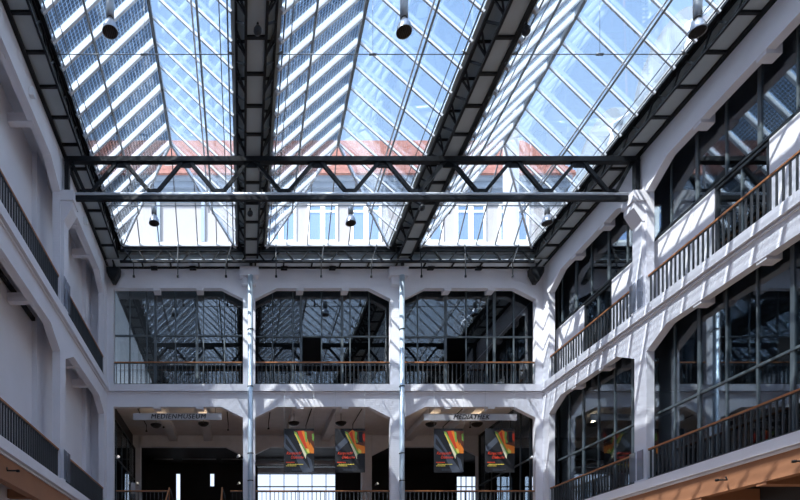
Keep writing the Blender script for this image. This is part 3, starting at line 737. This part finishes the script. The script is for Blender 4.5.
# small bracket fittings under the orange beams
for x, y, h, nm in ((11.9, 15.0, 3.25, 'below the right lower gallery'), (11.9, 12.9, 3.2, 'below the right lower gallery, at the frame edge'), (-5.3, 14.0, 3.25, 'below the left lower gallery')):
    s = 1 if x < 0 else -1
    bm = BM(); tube(bm, [(x-s*.25, y+.1, h+.1), (x-s*.2, y, h), (x+s*.05, y, h)], .02, 6); lathe(bm, x+s*.05, y, [(0,h+.03),(.045,h+.02),(.045,h-.03),(0,h-.04)], 8)
    tag(obj('sprinkler', bm, 'steel'), 'small dark pipe fitting, orange beam ' + nm, 'fitting')
# cable tray under left gallery ceiling and small fire detectors on the left top beam
for h, nm in ((8.62, 'lower'),):
    bm = BM(); box(bm, -6.3, -6.2, 12.9, 17.9, h, h+.1)
    tag(obj('cable_tray', bm, 'steel'), 'dark cable tray along the ceiling of the left %s gallery' % nm, 'cable tray')
for x, y, h, nm in ((-5.5, 15.6, 13.35, 'near the top left corner of the picture'), (-5.5, 20.9, 13.45, 'on the farther left beam')):
    bm = BM(); box(bm, -5.55, -5.42, y-.07, y+.07, h, h+.2); tag(obj('detector_box', bm, 'white_pipe'), 'small pale detector box ' + nm, 'detector')

# ---------------------------------------------------------------- outside: building with red tiled roof
YB = 34.0
def bX(p): return (p-243)*YB/600
def bH(p): return (610-p)*YB/600
t = thing('building', 'cream building with red tiled roof seen through the far end of the skylights', 'building', (4, YB, 14.8))
bm = BM(); box(bm, -13, bX(566), YB, YB+12, 14.66, bH(203)); obj('wall', bm, 'facade', t)
bm = BM(); x1b = bX(566)
for h0, h1, o in ((bH(203), bH(197), .12), (bH(197), bH(190), .04), (bH(190), bH(184), .22), (bH(184), bH(180.5), .45)): box(bm, -13, x1b+.1, YB-o, YB+12, h0, h1)
obj('cornice', bm, 'cornice', t)
bm = BM()
he = bH(181); hr = 467.5*(YB+6)/600+.1
prism(bm, [(YB-.6, he),(YB+6, hr),(YB+12.6, he)], lambda a,d,h: (d, a, h), -13.2, x1b+.3)
# courses of tiles as low ribs
n = 26
for i in range(n):
    f = i/n; yy = YB-.6+6.6*f; hh = he+(hr-he)*f; bar(bm, (-13.2, yy, hh+.03), (x1b+.3, yy, hh+.03), .10, .07)
obj('roof', bm, 'tile', t)
bm = BM(); box(bm, -13, x1b, YB-.12, YB, bH(247), bH(243.5)); obj('sill_course', bm, 'winframe', t)
for pc in (281, 322.5, 366, 428, 470.5, 513.5, 194.5+40):
    if pc == 234.5: continue
    w_ = bX(pc+15)-bX(pc-15); x0 = bX(pc-15); x1 = bX(pc+15); h0, h1 = bH(242.5), bH(205)
    fb = BM(); xm = (x0+x1)/2; hm = bH(212)
    for a0, a1, b0, b1 in ((x0,x0+.12,h0,h1),(x1-.12,x1,h0,h1),(xm-.13,xm+.13,h0,h1),(x0+.12,xm-.13,h0,h0+.1),(xm+.13,x1-.12,h0,h0+.1),(x0+.12,xm-.13,h1-.1,h1),(xm+.13,x1-.12,h1-.1,h1),(x0+.12,xm-.13,hm-.05,hm+.05),(xm+.13,x1-.12,hm-.05,hm+.05)):
        box(fb, a0, a1, YB-.08, YB, b0, b1)
    f = obj('window', fb, 'winframe', t)
    g = BM(); box(g, x0+.1, x1-.1, YB-.03, YB-.001, h0+.05, h1-.05); obj('pane', g, 'blueglass', f)
for p in (158.5, 203):
    bm = BM(); box(bm, bX(p)-.1, bX(p)+.1, YB-.12, YB, bH(243), bH(203)); obj('downpipe', bm, 'cornice', t)
# dormers
for p in (169, 327):
    x0, x1 = bX(p-9), bX(p+9); d0 = YB+.6
    bm = BM(); box(bm, x0, x1, d0, d0+3, he+.4, bH(162)); prism(bm, [(x0-.15,bH(162)),((x0+x1)/2,bH(156)),(x1+.15,bH(162))], lambda a,d,h,d0=d0: (a, d0+d, h), -.1, 3); f = obj('dormer', bm, 'facade', t)
    bm = BM(); box(bm, x0+.25, x1-.25, d0-.03, d0-.001, he+.7, bH(164)); obj('pane', bm, 'blueglass', f)
# white flue on the atrium roof
bm = BM(); cx = (511-243)*27/600
lathe(bm, cx, 27.0, [(0,14.66),(.34,14.66),(.34,22.0),(.42,22.0),(.42,22.15),(0,22.2)], 20)
tag(obj('flue', bm, 'white_pipe'), 'tall round white flue standing before the red tiled roof', 'chimney')
# white plant building on the right
t = thing('plant_building', 'white roof building with rounded monitors and pipes beyond the right skylight', 'building', (16, 20, 14.8))
bm = BM(); box(bm, 14.6, 21, 2, 27.5, 14.66, 18.8); obj('wall', bm, 'plant', t)
for y in (5, 9, 13, 17, 21, 25):
    bm = BM()
    pts = [(y+1.7*math.cos(a), 18.8+1.6*math.sin(a)) for a in [i*math.pi/14 for i in range(15)]]
    prism(bm, pts, lambda a,d,h: (14.75+d, a, h), 0, 5.5); f = obj('roof_monitor', bm, 'plant', t)
    pts = [(y+1.35*math.cos(a), 18.85+1.25*math.sin(a)) for a in [i*math.pi/14 for i in range(15)]]
    bm = BM(); prism(bm, pts, lambda a,d,h: (14.72+d, a, h), 0, .05); obj('pane', bm, 'cornice', f)
for y in (3.2, 7, 11, 15, 19, 23):
    bm = BM(); tube(bm, [(14.1, y, 14.66), (14.1, y, 17.9), (14.2, y+.1, 18.6), (14.9, y+.2, 19.1)], .13, 12); obj('pipe', bm, 'alu', t)
